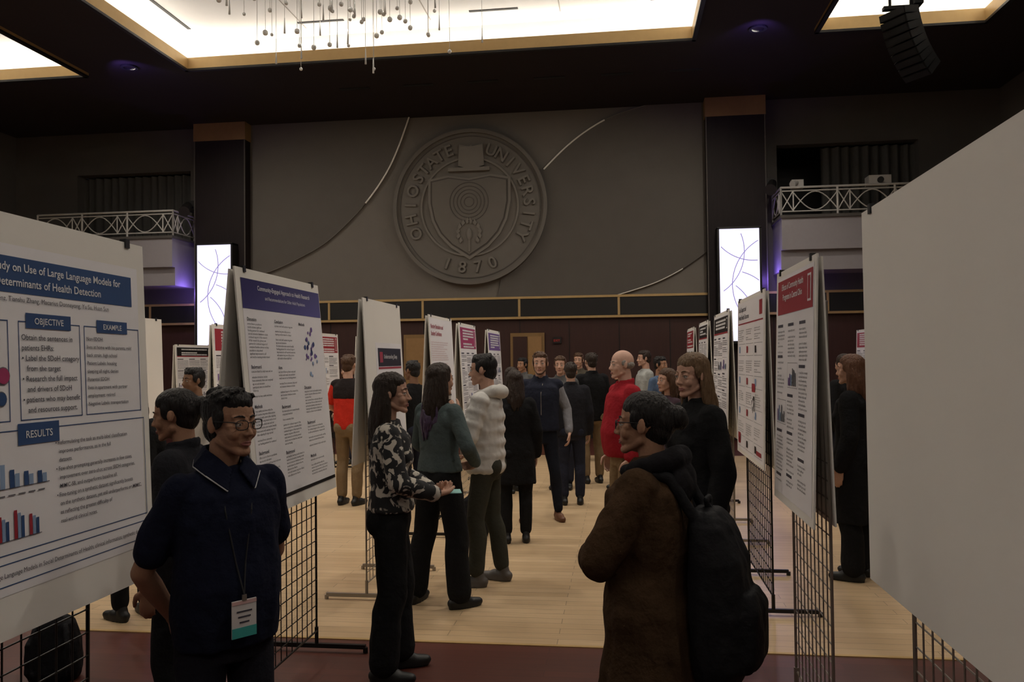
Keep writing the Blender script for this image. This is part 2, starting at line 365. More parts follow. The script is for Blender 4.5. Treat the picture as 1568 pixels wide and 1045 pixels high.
# ------------------------------------------------------------------ people
SK={'tan':(.33,.18,.115),'brown':(.22,.12,.075),'light':(.47,.28,.205),'pale':(.54,.34,.265)}
def skinm(k): return mat('skin_'+k,SK[k],.65,.10,30,.12,140,spec=.25)
lipm=lambda: mat('lips',(.29,.115,.10),.6,.05)
def hairm(k,c): return mat('hair_'+k,c,.5,.35,10,.8,16,stretch=(6,6,1),spec=.3)
def hand(b,w,d,n,sg,curl):
    w=V(w); d=V(d).normalized(); n=V(n); n=(n-d*n.dot(d)).normalized(); s=n.cross(d)*(-sg)
    for off,ln,r in ((.028,.072,.0088),(.0095,.081,.0092),(-.0095,.075,.0088),(-.027,.06,.0078)):
        kn=w+d*(.088-.01*abs(off)/.028)+s*off
        b.cap(w+s*off*.55+d*.005,.0165,kn,.0118,flat=(n,.8),n=10)
        p=kn; ang=curl*.6; pts=[kn]; 
        for q in (.45,.3,.25):
            dd=d*math.cos(ang)+n*math.sin(ang); p=p+dd*ln*q; pts.append(p); ang+=curl*.9
        b.chain(pts,[r*1.08,r,r*.93,r*.8])
    p0=w+d*.018+s*.02; p1=p0+(d*.6+s*.75+n*.15).normalized()*.045; p2=p1+(d*.95+s*.25+n*.35).normalized()*.032; p3=p2+(d*.95+n*.4).normalized()*.024
    b.chain([p0,p1,p2,p3],[.0165,.0135,.011,.009])
def dflt_arm(sg): return ((sg*.215,-.03,1.12),(sg*.225,.05,.875),(0,.15,-1),(-sg,.1,0),.45)
def person(name,x,y,a,H=1.75,fem=False,skin='tan',hair='short',hc=('black',(.012,.010,.009)),head=(0,0,0),lean=0,arms={},
           feet=None,top=None,over=None,pants=('navy',(.02,.022,.035)),leg='straight',shoes=('black',(.01,.01,.01)),vox=.01,
           glasses=False,beard=False,hairlen=.3,tips=None,belly=0):
    sc=H/1.75
    root=empty(name,T((x,y,0))@Rz(a)@Matrix.Scale(sc,4))
    B=lambda p: V((p[0],p[1]+lean*max(0,p[2]-.95),p[2]))
    w=.87 if fem else 1.0
    sh={-1:B((-.168*w,-.005,1.40)),1:B((.168*w,-.005,1.40))}
    near=vox<.0085
    fine=.0045 if near else .007
    if feet is None: feet=((-.1,0,8),(.1,0,-8))
    ar,kr,tr={'slim':(.046,.06,.085),'straight':(.06,.068,.09),'wide':(.088,.085,.095),'bare':(.04,.055,.085)}[leg]
    b=Blob(); hw=.17 if fem else .163
    b.loft([(0,0,.80,hw*.9,.1),(0,-.005,.9,hw,.122),(0,0,1.0,hw*.97,.115),(0,.005,1.07,hw*.9,.105)])
    for sg in(-1,1): b.ell((sg*.075,-.06,.9),(.085,.08,.09))
    ank=[]
    for i,sg in enumerate((-1,1)):
        fx,fy,fr=feet[i]; az=.075+ar*.9 if leg!='wide' else .115
        hip=V((sg*.085,0,.88)); an=V((fx,fy,az)); kn=hip.lerp(an,.5)+V((sg*.01,.03,0))
        b.cap(hip,tr,kn,kr,n=18); b.cap(kn,kr,kn.lerp(an,.35)+V((0,-.018,0)),kr*.98,n=18); b.cap(kn.lerp(an,.35)+V((0,-.018,0)),kr*.98,an,ar,n=18)
        ank.append((fx,fy,fr))
    b.build('trousers',root,cloth(*pants),vox,4,wrk(.006 if near else .004,8))
    b=Blob()
    for fx,fy,fr in ank:
        b.M=T((fx,fy,0))@Rz(fr)
        b.cap((0,-.055,.042),.038,(0,.06,.042),.043,flat=(V((0,0,1)),.95)); b.cap((0,.05,.036),.043,(0,.15,.03),.034,flat=(V((0,0,1)),.85)); b.cap((0,-.03,.06),.04,(0,-.02,.11),.036)
        b.loft([(0,.045,.0,.042,.128),(0,.045,.022,.043,.13)])
    b.build('shoes',root,mat('shoe_'+shoes[0],shoes[1],.5,.05),min(vox,.009),2)
    def torso_secs(o,hem,top_z,fl=0):
        if fem: base=[(.86,.172,.12),(.95,.17,.118),(1.1,.135,.1),(1.2,.142,.105),(1.3,.152,.106),(1.38,.148,.092),(1.43,.11,.072),(1.475,.06,.056)]
        else: base=[(.86,.166,.118),(.95,.168,.122),(1.08,.16,.118),(1.2,.166,.12),(1.3,.174,.118),(1.38,.165,.10),(1.43,.122,.078),(1.475,.066,.06)]
        out=[]
        if hem<.86:
            n=4
            for i in range(n):
                z=hem+(.86-hem)*i/n; k=(.86-z)
                out.append((z,base[0][1]+fl*k,base[0][2]+fl*k))
        pts=[p for p in base if p[0]>=hem-1e-6 and p[0]<=top_z+.001]
        if hem>base[0][0]:
            for p,q in zip(base,base[1:]):
                if p[0]<hem<q[0]:
                    t=(hem-p[0])/(q[0]-p[0]); pts=[(hem,p[1]+(q[1]-p[1])*t,p[2]+(q[2]-p[2])*t)]+pts
        out+=pts; res=[]
        for z,rx,ry in out:
            bl=belly*math.exp(-((z-1.05)/.13)**2); c=B((0,-.012*(z>1.42)+.005+bl*.6,z)); k=o*(.5 if z>1.42 else 1); res.append((c.x,c.y,z,rx+k+bl*.4,ry+k+bl))
        return res
    A={}
    for sg,k in((-1,'L'),(1,'R')):
        e,wr_,hd,pn,cu=arms.get(k,dflt_arm(sg)); A[sg]=(V(e),V(wr_),V(hd),V(pn),cu)
    def garment(nm,m,o,hem,sleeve,topz=1.49,fl=0,puff=False,fn=None,vx=None):
        b=Blob(); secs=torso_secs(o,hem,topz,fl)
        b.loft(secs); oo=min(o,.03)
        if fem and hem<1.15:
            for sg in(-1,1):
                c=B((sg*.065,.066+o,1.26)); b.ell(c,(.062+o*.5,.055,.06))
        if o>=.02 and not puff and nm!='black_shirt_yoke':   # stand collar
            P=[B((.066*math.sin(t_)*(1 if not fem else .93),-.012-.066*math.cos(t_),1.492-.028*(1-math.cos(t_))*.5)) for t_ in [math.radians(-150+300*i/12) for i in range(13)]]
            for dz in(0,.018): b.chain([p+V((0,0,dz)) for p in P],[.013]*13,n=8)
        for sg in(-1,1):
            s=sh[sg]; e,wv,*_=A[sg]
            b.cap(B((sg*.045,-.014,1.428)),.034+oo*.5,s,.044+oo,n=16)
            b.ell(B((sg*.10,-.025,1.335)),(.066+oo,.060+oo,.085))
            if sleeve:
                if sleeve=='short':
                    b.cap(s,.047+oo,s.lerp(e,.72),.049+oo,n=18)
                else:
                    if puff:
                        b.chain([s,e,wv],[.052+o,.052+o,.042+o])
                        for p,q,r0,r1 in((s,e,.061,.058),(e,wv,.058,.046)):
                            L=(q-p).length; n=max(3,int(L/.075)); d=(q-p).normalized()
                            rot=d.to_track_quat('Z','Y').to_matrix()
                            for i in range(n+1):
                                r=r0+(r1-r0)*i/n+o; b.ell(p.lerp(q,i/n*.97),(r,r,.05),rot)
                    else:
                        b.chain([s,s.lerp(e,.5),e,e.lerp(wv,.5),wv-(wv-e).normalized()*.02],[.048+oo,.045+oo,.041+oo,.038+oo,.033+oo*.8],n=18)
        if puff:
            z=hem+.03; k=0
            while z<1.40:
                ps=torso_secs(o,hem,1.49); 
                for p,q in zip(ps,ps[1:]):
                    if p[2]<=z<=q[2]:
                        t=(z-p[2])/(q[2]-p[2]+1e-6); rx=p[3]+(q[3]-p[3])*t; ry=p[4]+(q[4]-p[4])*t; cy=p[1]+(q[1]-p[1])*t
                        b.ell((0,cy,z),(rx*1.02+.008,ry*1.03+.012,.08),n=30); break
                z+=.095
        b.build(nm,root,m,vx or vox,4,fn)
    if top is None: top=dict(m=cloth('dark',(.02,.02,.025)))
    t=dict(top); garment(t.get('name','shirt'),t['m'],t.get('o',.006),t.get('hem',.9),t.get('sleeve','long'),fl=t.get('fl',0),puff=t.get('puff',False),fn=t.get('fn',wrk(.008 if near else .005,9)))
    if over:
        t=dict(over); garment(t.get('name','vest'),t['m'],t.get('o',.016),t.get('hem',.93),t.get('sleeve',None),fl=t.get('fl',0),fn=wrk(.004,9))
    slv=top.get('sleeve','long')
    b=Blob()
    for sg in(-1,1):
        e,wv,hd,pn,cu=A[sg]; s=sh[sg]
        if slv=='short': b.chain([s.lerp(e,.45),e,e.lerp(wv,.3),wv],[.041,.038,.040,.026])
        else: b.cap(wv-(wv-e).normalized()*.07,.028,wv,.026)
        hand(b,wv,hd,pn,sg,cu)
    b.build('arms_and_hands',root,skinm(skin),fine,2)
    pv=B((0,-.005,1.535)); yaw,pitch,tilt=head
    HM=T(pv)@Rz(yaw)@Matrix.Rotation(rad(pitch),4,'X')@Matrix.Rotation(rad(tilt),4,'Y')@T((0,.025,.096))
    b=Blob(); fw=.93 if fem else 1
    b.cap(pv+V((0,-.005,.03)),.052*fw,B((0,-.02,1.40)),.06*fw,n=18)
    b.M=HM
    b.ell((0,-.014,.03),(.075,.096,.088)); b.ell((0,.022,-.028),(.060*fw,.066,.082))
    for sg in(-1,1):
        b.cap((sg*.048*fw,.0,-.062),.017,(sg*.013,.066,-.100),.0155)
        b.ell((sg*.035,.058,-.034),(.024,.022,.026)); b.ell((sg*.043,.05,-.012),(.017,.018,.014))
        b.cap((sg*.044,.066,.022),.0065,(sg*.014,.079,.020),.0075)
        b.ell((sg*.078,-.006,-.006),(.008,.018,.030),Matrix.Rotation(rad(sg*16),3,'Z'))
        b.ell((sg*.0105,.094,-.037),(.0085,.010,.0075))
        b.ell((sg*.031,.0725,.0065),(.0165,.0125,.0075)); b.ell((sg*.031,.0705,-.0105),(.0155,.0115,.0055))
    b.ell((0,.069,-.101),(.021,.018,.016)); b.ell((0,.071,-.066),(.027,.0175,.021))
    b.chain([(0,.080,.012),(0,.090,-.012),(0,.103,-.034)],[.0075,.008,.0095]); b.cap((0,.07,-.05),.018,(0,.064,-.085),.018)
    b.build('head',root,skinm(skin),.0038 if near else .007,3)
    mb=MB(); eyw=mat('eye_white',(.5,.46,.42),.3,0); iris=mat('eye_iris',(.03,.02,.012),.2,0); brow=hairm(*hc); lash=mat('eyelash',(.02,.014,.012),.6,0)
    for sg in(-1,1):
        mb.ball((sg*.031,.0728,-.002),.0120,eyw,n=16,k=12,M=HM); mb.ball((sg*.0305,.0803,-.002),.0056,iris,n=12,k=8,M=HM)
        mb.path([(sg*.0165,.0835,.0005),(sg*.024,.0855,.0042),(sg*.032,.0855,.0048),(sg*.04,.082,.003),(sg*.046,.076,-.0005)],.0011,lash,M=HM)
        P=[(sg*.012,.0855,.0225),(sg*.022,.0845,.0265),(sg*.034,.0795,.0275),(sg*.047,.0695,.0225)]
        for i in range(3): mb.tube(P[i],P[i+1],(.0030,.0034,.0028)[i],brow,6,(.0034,.0028,.0012)[i],M=HM)
    lm=lipm()
    b2=Blob(); b2.M=HM
    for sg in(-1,1):
        b2.chain([(sg*.023,.0785,-.068),(sg*.010,.0875,-.0640),(0,.0880,-.0655)],[.0018,.0042,.0040]); b2.chain([(sg*.022,.0785,-.0695),(sg*.010,.0865,-.0735),(0,.0880,-.0745)],[.0018,.0045,.0052])
    b2.build('lips',root,lm,.002 if near else .004,1)
    if glasses:
        gm=mat('glasses_frame',(.01,.01,.012),.3,0)
        for sg in(-1,1):
            pts=[]
            for i in range(25):
                t_=2*math.pi*i/24; c_=math.cos(t_); s_=math.sin(t_); ux=math.copysign(abs(c_)**.7,c_)*.024; uz=math.copysign(abs(s_)**.7,s_)*.0165
                xx=.033+ux; pts.append((sg*xx,.101-.144*max(0,xx-.01),-.003+uz))
            mb.path(pts,.0016,gm,M=HM); mb.path([(sg*.057,.094,.007),(sg*.074,.075,.009),(sg*.080,.01,.007),(sg*.081,-.01,.004),(sg*.078,-.022,-.012)],.0018,gm,M=HM)
        mb.path([(-.010,.101,.004),(0,.104,.006),(.010,.101,.004)],.0016,gm,M=HM)
    mb.build('face_details',root,True)
    b=Blob(); b.M=HM; R=random.Random(len(name)*17+int(x*100))
    if hair=='bald':
        b.ell((0,-.045,-.002),(.078,.069,.042))
        for sg in(-1,1): b.ell((sg*.072,.0,.01),(.009,.028,.028))
    else:
        b.ell((0,-.026,.040),(.0815,.096,.085)); b.ell((0,-.055,-.02),(.064,.060,.068))
        for sg in(-1,1): b.ell((sg*.069,.008,.02),(.012,.032,.042))
        if hair=='short':
            b.ell((0,-.002,.070),(.070,.080,.054))
            for k in range(60):
                a0=R.uniform(-62,62); yb=R.uniform(-.085,.035); st=V((.077*math.sin(rad(a0)),yb,.035+.083*math.cos(rad(a0)))); 
                b.chain([st*.98,st+V((R.uniform(-.003,.012),.014,.003)),st+V((R.uniform(0,.014),.028,-.003))],[.009,.007,.003],n=8)
        if hair in('long','bun','pony'): b.ell((0,-.012,.058),(.079,.088,.068))
        if hair=='bun': b.ell((0,-.06,.02),(.072,.08,.08)); b.ell((0,-.132,.025),(.048,.038,.046)); b.ell((.01,-.142,.012),(.036,.032,.036))
        if hair=='pony': b.chain([(0,-.11,.05),(0,-.15,.0),(0,-.15,-.12),(0,-.13,-.25)],[.025,.035,.03,.012])
        if hair=='long':
            N=44 if near else 30
            for k in range(N):
                th=rad(-108+216*k/(N-1)+R.uniform(-3,3)); s_,c_=math.sin(th),math.cos(th); L=hairlen*(1+R.uniform(-.25,.1)); ph=R.uniform(0,6)
                pts=[];rs=[]
                for q in range(8):
                    f=q/7; wv=.013*math.sin(ph+f*8)*f
                    out=.052*min(1,f*1.5)
                    pts.append(V(((.070+.016*math.sin(f*2.6)-.006*f)*s_+wv,-.022-(.066+out)*max(0,c_)-.066*min(0,c_)*.6+wv*.6,.055-f*(L+.055))))
                    rs.append((.0145 if near else .018)+.003*math.sin(f*3)-.0095*f*f)
                b.chain(pts,rs,n=8)
    if beard:
        for sg in(-1,1): b.chain([(sg*.066,.0,-.02),(sg*.056,.012,-.07),(sg*.02,.07,-.108),(0,.078,-.11)],[.009,.011,.011,.01])
    ha=.0015 if hair=='bun' else .0032
    b.build('hair',root,hairm(*hc),.0045 if near else .007,2,lambda c: ha*noise.noise(V((c.x*70,c.y*70,c.z*14)))+ha*.5*noise.noise(c*160))
    if tips and hair=='long':
        b=Blob(); b.M=HM
        for k in range(14):
            th=rad(-60+120*k/13); s_,c_=math.sin(th),math.cos(th); L=hairlen*(1.0+R.uniform(-.05,.25)); z0=-hairlen*R.uniform(.5,.8)
            b.chain([V((.084*s_,-.03-.116*c_,z0)),V((.078*s_+R.uniform(-.015,.015),-.035-.118*c_,-hairlen*.85)),V((.07*s_,-.03-.115*c_,-L))],[.010,.013,.005])
        b.build('hair_tips',root,hairm(*tips),.006,2,wrk(.004,30,.25))
    return root,HM,A

# ------------------------------------------------------------------ camera
cam=bpy.data.cameras.new('camera'); cob=bpy.data.objects.new('camera',cam); COL.objects.link(cob)
cam.lens=29.04; cam.sensor_width=36; cam.clip_end=200
cob.matrix_world=T((0,0,1.72))@Matrix.Rotation(rad(7.5),4,'Z')@Matrix.Rotation(rad(91.29),4,'X')@Matrix.Rotation(rad(-.65),4,'Z')
scn.camera=cob

# ------------------------------------------------------------------ room
CX=-3.27; YW=18.0; HC=7.18; XL=CX-11.05; XR=CX+11.05; YB=-10.0
m_wall=mat('plaster_taupe',(.175,.160,.142),.9,.06,3,.15,60)
m_wall_d=mat('acoustic_panel_grey',(.118,.107,.097),.9,.06,3,.2,90)
m_side=mat('plaster_brown',(.095,.086,.08),.9,.08,3,.1,50)
m_mar=mat('maroon_wood',(.045,.016,.013),.5,.25,4,.05,40,stretch=(6,6,.6))
m_col=mat('dark_wood',(.016,.011,.012),.6,.25,4,.05,30,stretch=(8,8,.5),spec=.2)
m_gold=mat('gold_trim',(.50,.34,.15),.45,.08,8,metal=.3)
m_goldd=mat('ochre_wood',(.26,.155,.06),.6,.15,8)
m_soff=mat('ceiling_dark',(.028,.022,.023),.75,.1,spec=.2)
m_cream=mat('cove_plaster',(.8,.79,.76),.9,.03,3)
m_panel=mat('ceiling_panel_glow',(.70,.69,.67),.9,.04,2,emit=((1,.95,.88),.18))  # faint emission stands in for cove light bouncing off the panel
m_strip=mat('cove_lamp',(1,1,1),.5,0,emit=((1,.92,.80),22))
m_slot=mat('slot_black',(.01,.01,.01),.6,0)
m_red=planks('red_wood_floor',(.11,.028,.017),(.078,.02,.012),.42,1.2,.09,.002)
m_lt=planks('maple_floor',(.66,.48,.29),(.57,.40,.23),.34,1.1,.1,.0025)
b=MB(); b.bx(XL,XR,YB,YW,-.1,-.004,m_red); b.build('floor')
b=MB(); b.bx(-12,5.6,5.0,14.8,-.06,0.0,m_lt); b.bx(-12.03,5.63,4.97,5.0,-.06,.002,m_gold); b.build('dance_floor')
ox0,ox1,oz0,oz1=6.6,9.45,4.55,6.2
b=MB()
b.bx(CX-5.8,CX+5.8,YW,YW+.3,3.07,HC+.1,m_wall)
for sg in(-1,1):
    a0,a1=sorted((CX+sg*5.8,CX+sg*11.05)); b.bx(a0,a1,YW,YW+.3,3.07,oz0,m_side); b.bx(a0,a1,YW,YW+.3,oz1,HC+.1,m_side)
    c0,c1=sorted((CX+sg*5.8,CX+sg*ox0)); b.bx(c0,c1,YW,YW+.3,oz0,oz1,m_side)
    c0,c1=sorted((CX+sg*ox1,CX+sg*11.05)); b.bx(c0,c1,YW,YW+.3,oz0,oz1,m_side)
    c0,c1=sorted((CX+sg*ox0,CX+sg*ox1)); b.bx(c0-.1,c1+.1,YW+1.6,YW+1.7,oz0-.3,oz1+.3,m_blk)
    b.bx(c0-.1,c1+.1,YW+.3,YW+1.6,oz0-.15,oz0-.05,m_blk); b.bx(c0-.1,c1+.1,YW+.3,YW+1.6,oz1+.05,oz1+.15,m_blk)
    b.bx(c0-.1,c0,YW+.3,YW+1.6,oz0,oz1,m_blk); b.bx(c1,c1+.1,YW+.3,YW+1.6,oz0,oz1,m_blk)
b.bx(XL,XR,YW,YW+.3,0,3.07,m_mar)
b.build('wall_stage')
b=MB(); b.bx(XL-.3,XL,YB,YW+.3,0,HC+.1,m_side); b.build('wall_left')
b=MB(); b.bx(XR,XR+.3,YB,YW+.3,0,HC+.1,m_side); b.build('wall_right')
b=MB(); b.bx(XL,XR,YB-.3,YB,0,HC+.1,m_side); b.build('wall_rear')
MW=Matrix(((1,0,0,0),(0,0,-1,YW-.001),(0,1,0,0),(0,0,0,1)))
def smooth_arc(pts,n=6):
    out=[]
    for i in range(len(pts)-1):
        p0=pts[max(0,i-1)];p1=pts[i];p2=pts[i+1];p3=pts[min(len(pts)-1,i+2)]
        for k in range(n):
            t=k/n; out.append(tuple(.5*((2*p1[j])+(-p0[j]+p2[j])*t+(2*p0[j]-5*p1[j]+4*p2[j]-p3[j])*t*t+(-p0[j]+3*p1[j]-3*p2[j]+p3[j])*t**3) for j in(0,1)))
    out.append(pts[-1]); return out
larc=smooth_arc([(-4.63,7.18),(-4.87,6.54),(-5.13,6.0),(-5.51,5.45),(-5.97,4.95),(-6.59,4.42),(-7.29,4.05),(-7.9,3.8),(-8.42,3.69)])
rarc=smooth_arc([(.6,7.18),(-.08,6.99),(-.65,6.7),(-1.15,6.33),(-1.62,5.88)])
lrarc=smooth_arc([(-.05,3.09),(.71,3.32),(1.26,3.58),(1.68,3.85),(1.9,4.02)])
m_edge=mat('panel_edge_highlight',(.85,.82,.76),.35,0)  # thin edge strips, coloured pale to paint in their highlight
b=MB()
b.prism([(-8.42,7.18)]+larc[::-1],.0,.06,m_wall_d,MW)
b.path([(p[0],p[1],.065) for p in larc if p[1]>5.2],.018,m_edge,M=MW)
b.path([(p[0],p[1],.058) for p in larc if p[1]<=5.2],.010,m_wall,M=MW)
b.build('acoustic_wall_panel')
b=MB()
sealc=(-3.26,5.1)
arcs=[(sealc[0]+1.72*math.cos(rad(a)),sealc[1]+1.72*math.sin(rad(a))) for a in range(28,-72,-5)]
b.prism(rarc+arcs+[(-2.67,3.09)]+lrarc+[(1.9,7.18)],0,.06,m_wall_d,MW)
b.path([(p[0],p[1],.065) for p in rarc[8:]],.018,m_edge,M=MW); b.path([(p[0],p[1],.058) for p in rarc[:9]],.010,m_wall,M=MW)
b.path([(p[0],p[1],.062) for p in lrarc[:14]],.012,m_edge,M=MW)
b.build('acoustic_wall_panel')
b=MB()
b.bx(XL,XR,YW-.09,YW,2.66,3.05,m_blk)
for z in(2.63,3.07): b.bx(XL,XR,YW-.11,YW,z-.025,z+.025,m_gold)
for k in range(-6,6):
    xx=CX+1.08+2.16*k
    if abs(xx-CX)<11: b.bx(xx-.025,xx+.025,YW-.1,YW-.09,2.66,3.05,m_gold)
b.build('trim_1')
b=MB()
for k in range(-10,11):
    b.bx(CX+1.08*k-.008,CX+1.08*k+.008,YW-.01,YW,0.12,2.6,m_blk)
b.bx(XL,XR,YW-.03,YW,0,.12,m_blk); b.build('baseboard_stage')
m_seal=mat('seal_plaster',(.165,.152,.136),.88,.05,5,spec=.2); m_seal2=mat('seal_plaster_raised_lit',(.205,.190,.170),.85,.05,5,spec=.2); m_seal3=mat('seal_plaster_shade',(.105,.096,.087),.9,.05,5,spec=.2)  # one plaster in three tones; relief light and shade put into colour
SM=MW@T((sealc[0],sealc[1],0))
b=MB(); circ=lambda r,n=96:[(r*math.cos(2*math.pi*i/n),r*math.sin(2*math.pi*i/n)) for i in range(n)]
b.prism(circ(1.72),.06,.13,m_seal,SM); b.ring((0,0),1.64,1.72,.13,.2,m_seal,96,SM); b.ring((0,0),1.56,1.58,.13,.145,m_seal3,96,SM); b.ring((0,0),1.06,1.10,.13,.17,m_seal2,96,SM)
def arc_text(s,a0,a1,r,flip=False):
    n=len(s)
    for i,ch in enumerate(s):
        a=a0+(a1-a0)*i/(n-1)
        M_=SM@Rz(a)@T((r,0,.155))@Rz(-90 if not flip else 90)@T((0,-.125,0))
        b.text(ch,.36,m_seal3,M_@T((.014,-.016,-.022)),'CENTER',.028,.001); b.text(ch,.36,m_seal2,M_,'CENTER',.012,.022)  # dark offset copy paints a drop shadow behind each letter
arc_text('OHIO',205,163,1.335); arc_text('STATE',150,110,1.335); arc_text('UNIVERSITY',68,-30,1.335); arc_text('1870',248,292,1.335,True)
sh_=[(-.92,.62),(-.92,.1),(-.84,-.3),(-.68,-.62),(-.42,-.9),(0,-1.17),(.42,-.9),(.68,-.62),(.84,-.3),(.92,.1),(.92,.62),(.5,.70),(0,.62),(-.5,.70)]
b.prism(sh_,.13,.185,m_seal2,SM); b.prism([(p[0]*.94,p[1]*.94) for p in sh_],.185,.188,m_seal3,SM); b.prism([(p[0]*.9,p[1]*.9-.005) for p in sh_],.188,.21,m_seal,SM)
b.prism([(-.24,.90),(-.21,1.38),(.02,1.32),(.05,1.36),(.08,1.32),(.31,1.38),(.34,.90),(.05,.82)],.13,.20,m_seal2,SM); b.prism([(-.46,.78),(-.46,.86),(.46,.86),(.46,.78)],.13,.23,m_seal2,SM)
for i in range(5): b.ring((-.0,.1),.10+.08*i,.115+.08*i,.21,.222,m_seal3,40,SM)
for sg in(-1,1):
    for i in range(6):
        a=rad(90+sg*(10+i*24)); c=(.20*math.cos(a)*1.3,-.62+.26*math.sin(a)); b.prism([(c[0],c[1]-.03),(c[0]+.06*sg,c[1]+.03),(c[0]+.02*sg,c[1]+.12),(c[0]-.03*sg,c[1]+.03)],.2,.24,m_seal2,SM)
b.ball((0,-.62,.21),(.07,.15,.05),m_seal2,M=SM); b.prism([(-.02,-1.0),(.02,-1.0),(.02,-.62),(-.02,-.62)],.2,.23,m_seal2,SM)
b.build('university_seal_relief')
m_lit=mat('glass_lavender_lit',(.8,.8,.9),.4,0,emit=((.78,.77,1.0),1.0))
m_arcl=mat('etched_line',(.35,.3,.65),.5,0,emit=((.4,.35,.8),.3))
for sg in(-1,1):
    c=CX+sg*5.71; b=MB(); b.bx(c-.6,c+.6,YW-.35,YW,0,HC,m_col); b.bx(c-.62,c+.62,YW-.37,YW,6.78,HC,m_goldd)
    for q in(-.6,.6): b.bx(c+q-.012,c+q+.012,YW-.36,YW-.34,0,6.78,m_side)
    b.build('wall_pilaster')
    b=MB(); yf=YW-.62; b.bx(c-.4,c+.4,yf,YW-.35,2.05,4.36,m_lit)
    for q in(-.42,.42): b.bx(c+q-.02,c+q+.02,yf-.02,YW-.35,2.0,4.38,m_blk)
    b.bx(c-.44,c+.44,yf-.02,YW-.35,4.36,4.4,m_blk); b.bx(c-.44,c+.44,yf-.02,YW-.35,2.0,2.05,m_blk)
    for (ax,az,r,a0,a1) in [(c-.9,3.9,1.0,-55,25),(c+.9,3.2,1.05,120,235),(c-.2,2.6,.9,10,75),(c+.3,4.6,.9,190,290),(c-.7,2.4,1.0,-20,55)]:
        P=[(ax+r*math.cos(rad(a)),yf-.006,az+r*math.sin(rad(a))) for a in range(a0,a1,4)]
        P=[p for p in P if c-.4<p[0]<c+.4 and 2.05<p[2]<4.36]
        if len(P)>1: b.path(P,.008,m_arcl)
    b.build('illuminated_wall_panel')
m_bal=mat('balcony_paint',(.30,.28,.30),.7,.05); m_rail=mat('white_rail_metal',(.5,.48,.46),.4,.05); m_curt=mat('curtain_grey',(.08,.077,.072),.9,.1)
for sg in(-1,1):
    i0,i1=CX+sg*6.49,CX+sg*9.75; a0,a1=min(i0,i1),max(i0,i1); b=MB()
    b.bx(a0,a1,17.0,YW-.005,3.85,4.5,m_bal); b.bx(a0+.0,a1,17.12,YW-.005,3.45,3.85,m_bal); b.bx(a0-.03,a1+.03,16.96,YW-.005,4.48,4.54,m_side)
    zt,zb=5.1,4.62
    def seg(p,q):
        p=V(p);q=V(q); L=(q-p).length; n=max(1,round(L/1.1)); d=(q-p)/n
        for z in(zt,zt-.07,zb): b.path([p+V((0,0,z)),q+V((0,0,z))],.022 if z==zt else .014,m_rail)
        for i in range(n):
            s0=p+d*i; s1=s0+d; b.tube(s0+V((0,0,4.54)),s0+V((0,0,zt)),.022,m_rail)
            q1=s0+d*.22; 
            b.tube(q1+V((0,0,zb)),q1+V((0,0,zt-.07)),.014,m_rail)
            b.tube(s0+V((0,0,zb)),q1+V((0,0,zt-.07)),.012,m_rail); b.tube(s0+V((0,0,zt-.07)),q1+V((0,0,zb)),.012,m_rail)
            for fl in(0,1):
                P=[]
                for k in range(13):
                    t=k/12; zz=.36*(math.sin(t*math.pi)); zz=zb+.03+zz if fl==0 else zt-.1-zz
                    P.append(q1.lerp(s1,t)+V((0,0,zz)))
                b.path(P,.012,m_rail)
        b.tube(q+V((0,0,4.54)),q+V((0,0,zt)),.022,m_rail)
    seg((i0,17.04,0),(i1,17.04,0)); seg((i0,17.04,0),(i0,YW-.05,0))
    b.build('balcony')
    b=MB(); c0=CX+sg*6.75 if sg<0 else CX+7.55; c1=CX+sg*9.45; c0,c1=min(c0,c1),max(c0,c1)
    n=int((c1-c0)/.03); P=[(c0+(c1-c0)*i/n, YW+.25+.05*math.sin(i*.95)+.02*math.sin(i*.37)) for i in range(n+1)]
    vs=[(p[0],p[1],4.52) for p in P]+[(p[0],p[1],6.16) for p in P]; b.add(vs,[(i,i+1,n+2+i,n+1+i) for i in range(n)],m_curt)
    b.build('stage_curtain',smooth=True)
    b=MB(); xx=CX+sg*6.42
    b.tube((xx,17.9,5.3),(xx,17.5,5.3),.03,m_blk); b.tube((xx,17.55,5.3),(xx+sg*-.1,17.2,5.1),.09,m_blk,12,.12); b.bx(xx-.1,xx+.1,17.75,17.98,5.2,5.45,m_blk)
    b.build('stage_spotlight')
m_shell=mat('lamp_shell',(.5,.48,.46),.5,0)
b=MB(); b.tube((CX+6.85,17.3,5.25),(CX+6.75,17.2,5.19),.06,m_shell,12,.07); b.bx(CX+6.75,CX+6.98,17.25,17.4,5.125,5.3,m_shell); b.build('stage_light_fixture')
b=MB(); b.bx(CX+8.2,CX+8.62,17.1,17.4,5.125,5.3,m_shell); b.tube((CX+8.41,17.1,5.2),(CX+8.41,17.05,5.2),.06,m_blk,12); b.build('video_projector')
m_oak=mat('door_oak',(.35,.2,.08),.5)
b=MB(); b.bx(-2.4,-1.65,YW-.05,YW,0,2.3,m_goldd); b.bx(-2.34,-2.03,YW-.07,YW-.05,.02,2.22,m_mar); b.bx(-2.01,-1.71,YW-.07,YW-.05,.02,2.22,m_oak); b.ball((-1.97,YW-.1,1.05),.03,m_gold); b.build('door_1')
b=MB(); b.bx(-4.8,-4.1,YW-.05,YW,0,2.3,m_goldd); b.bx(-4.74,-4.16,YW-.07,YW-.05,.02,2.22,m_oak); b.ball((-4.2,YW-.1,1.05),.03,m_gold); b.build('door_2')
b=MB(); b.bx(-1.46,-1.28,YW-.06,YW,2.06,2.2,m_blk); b.text('EXIT',.07,mat('exit_red',(.3,.02,.02),.5,0,emit=((1,.05,.03),.15)),T((-1.45,YW-.065,2.1))@Matrix.Rotation(rad(90),4,'X')); b.build('exit_sign')
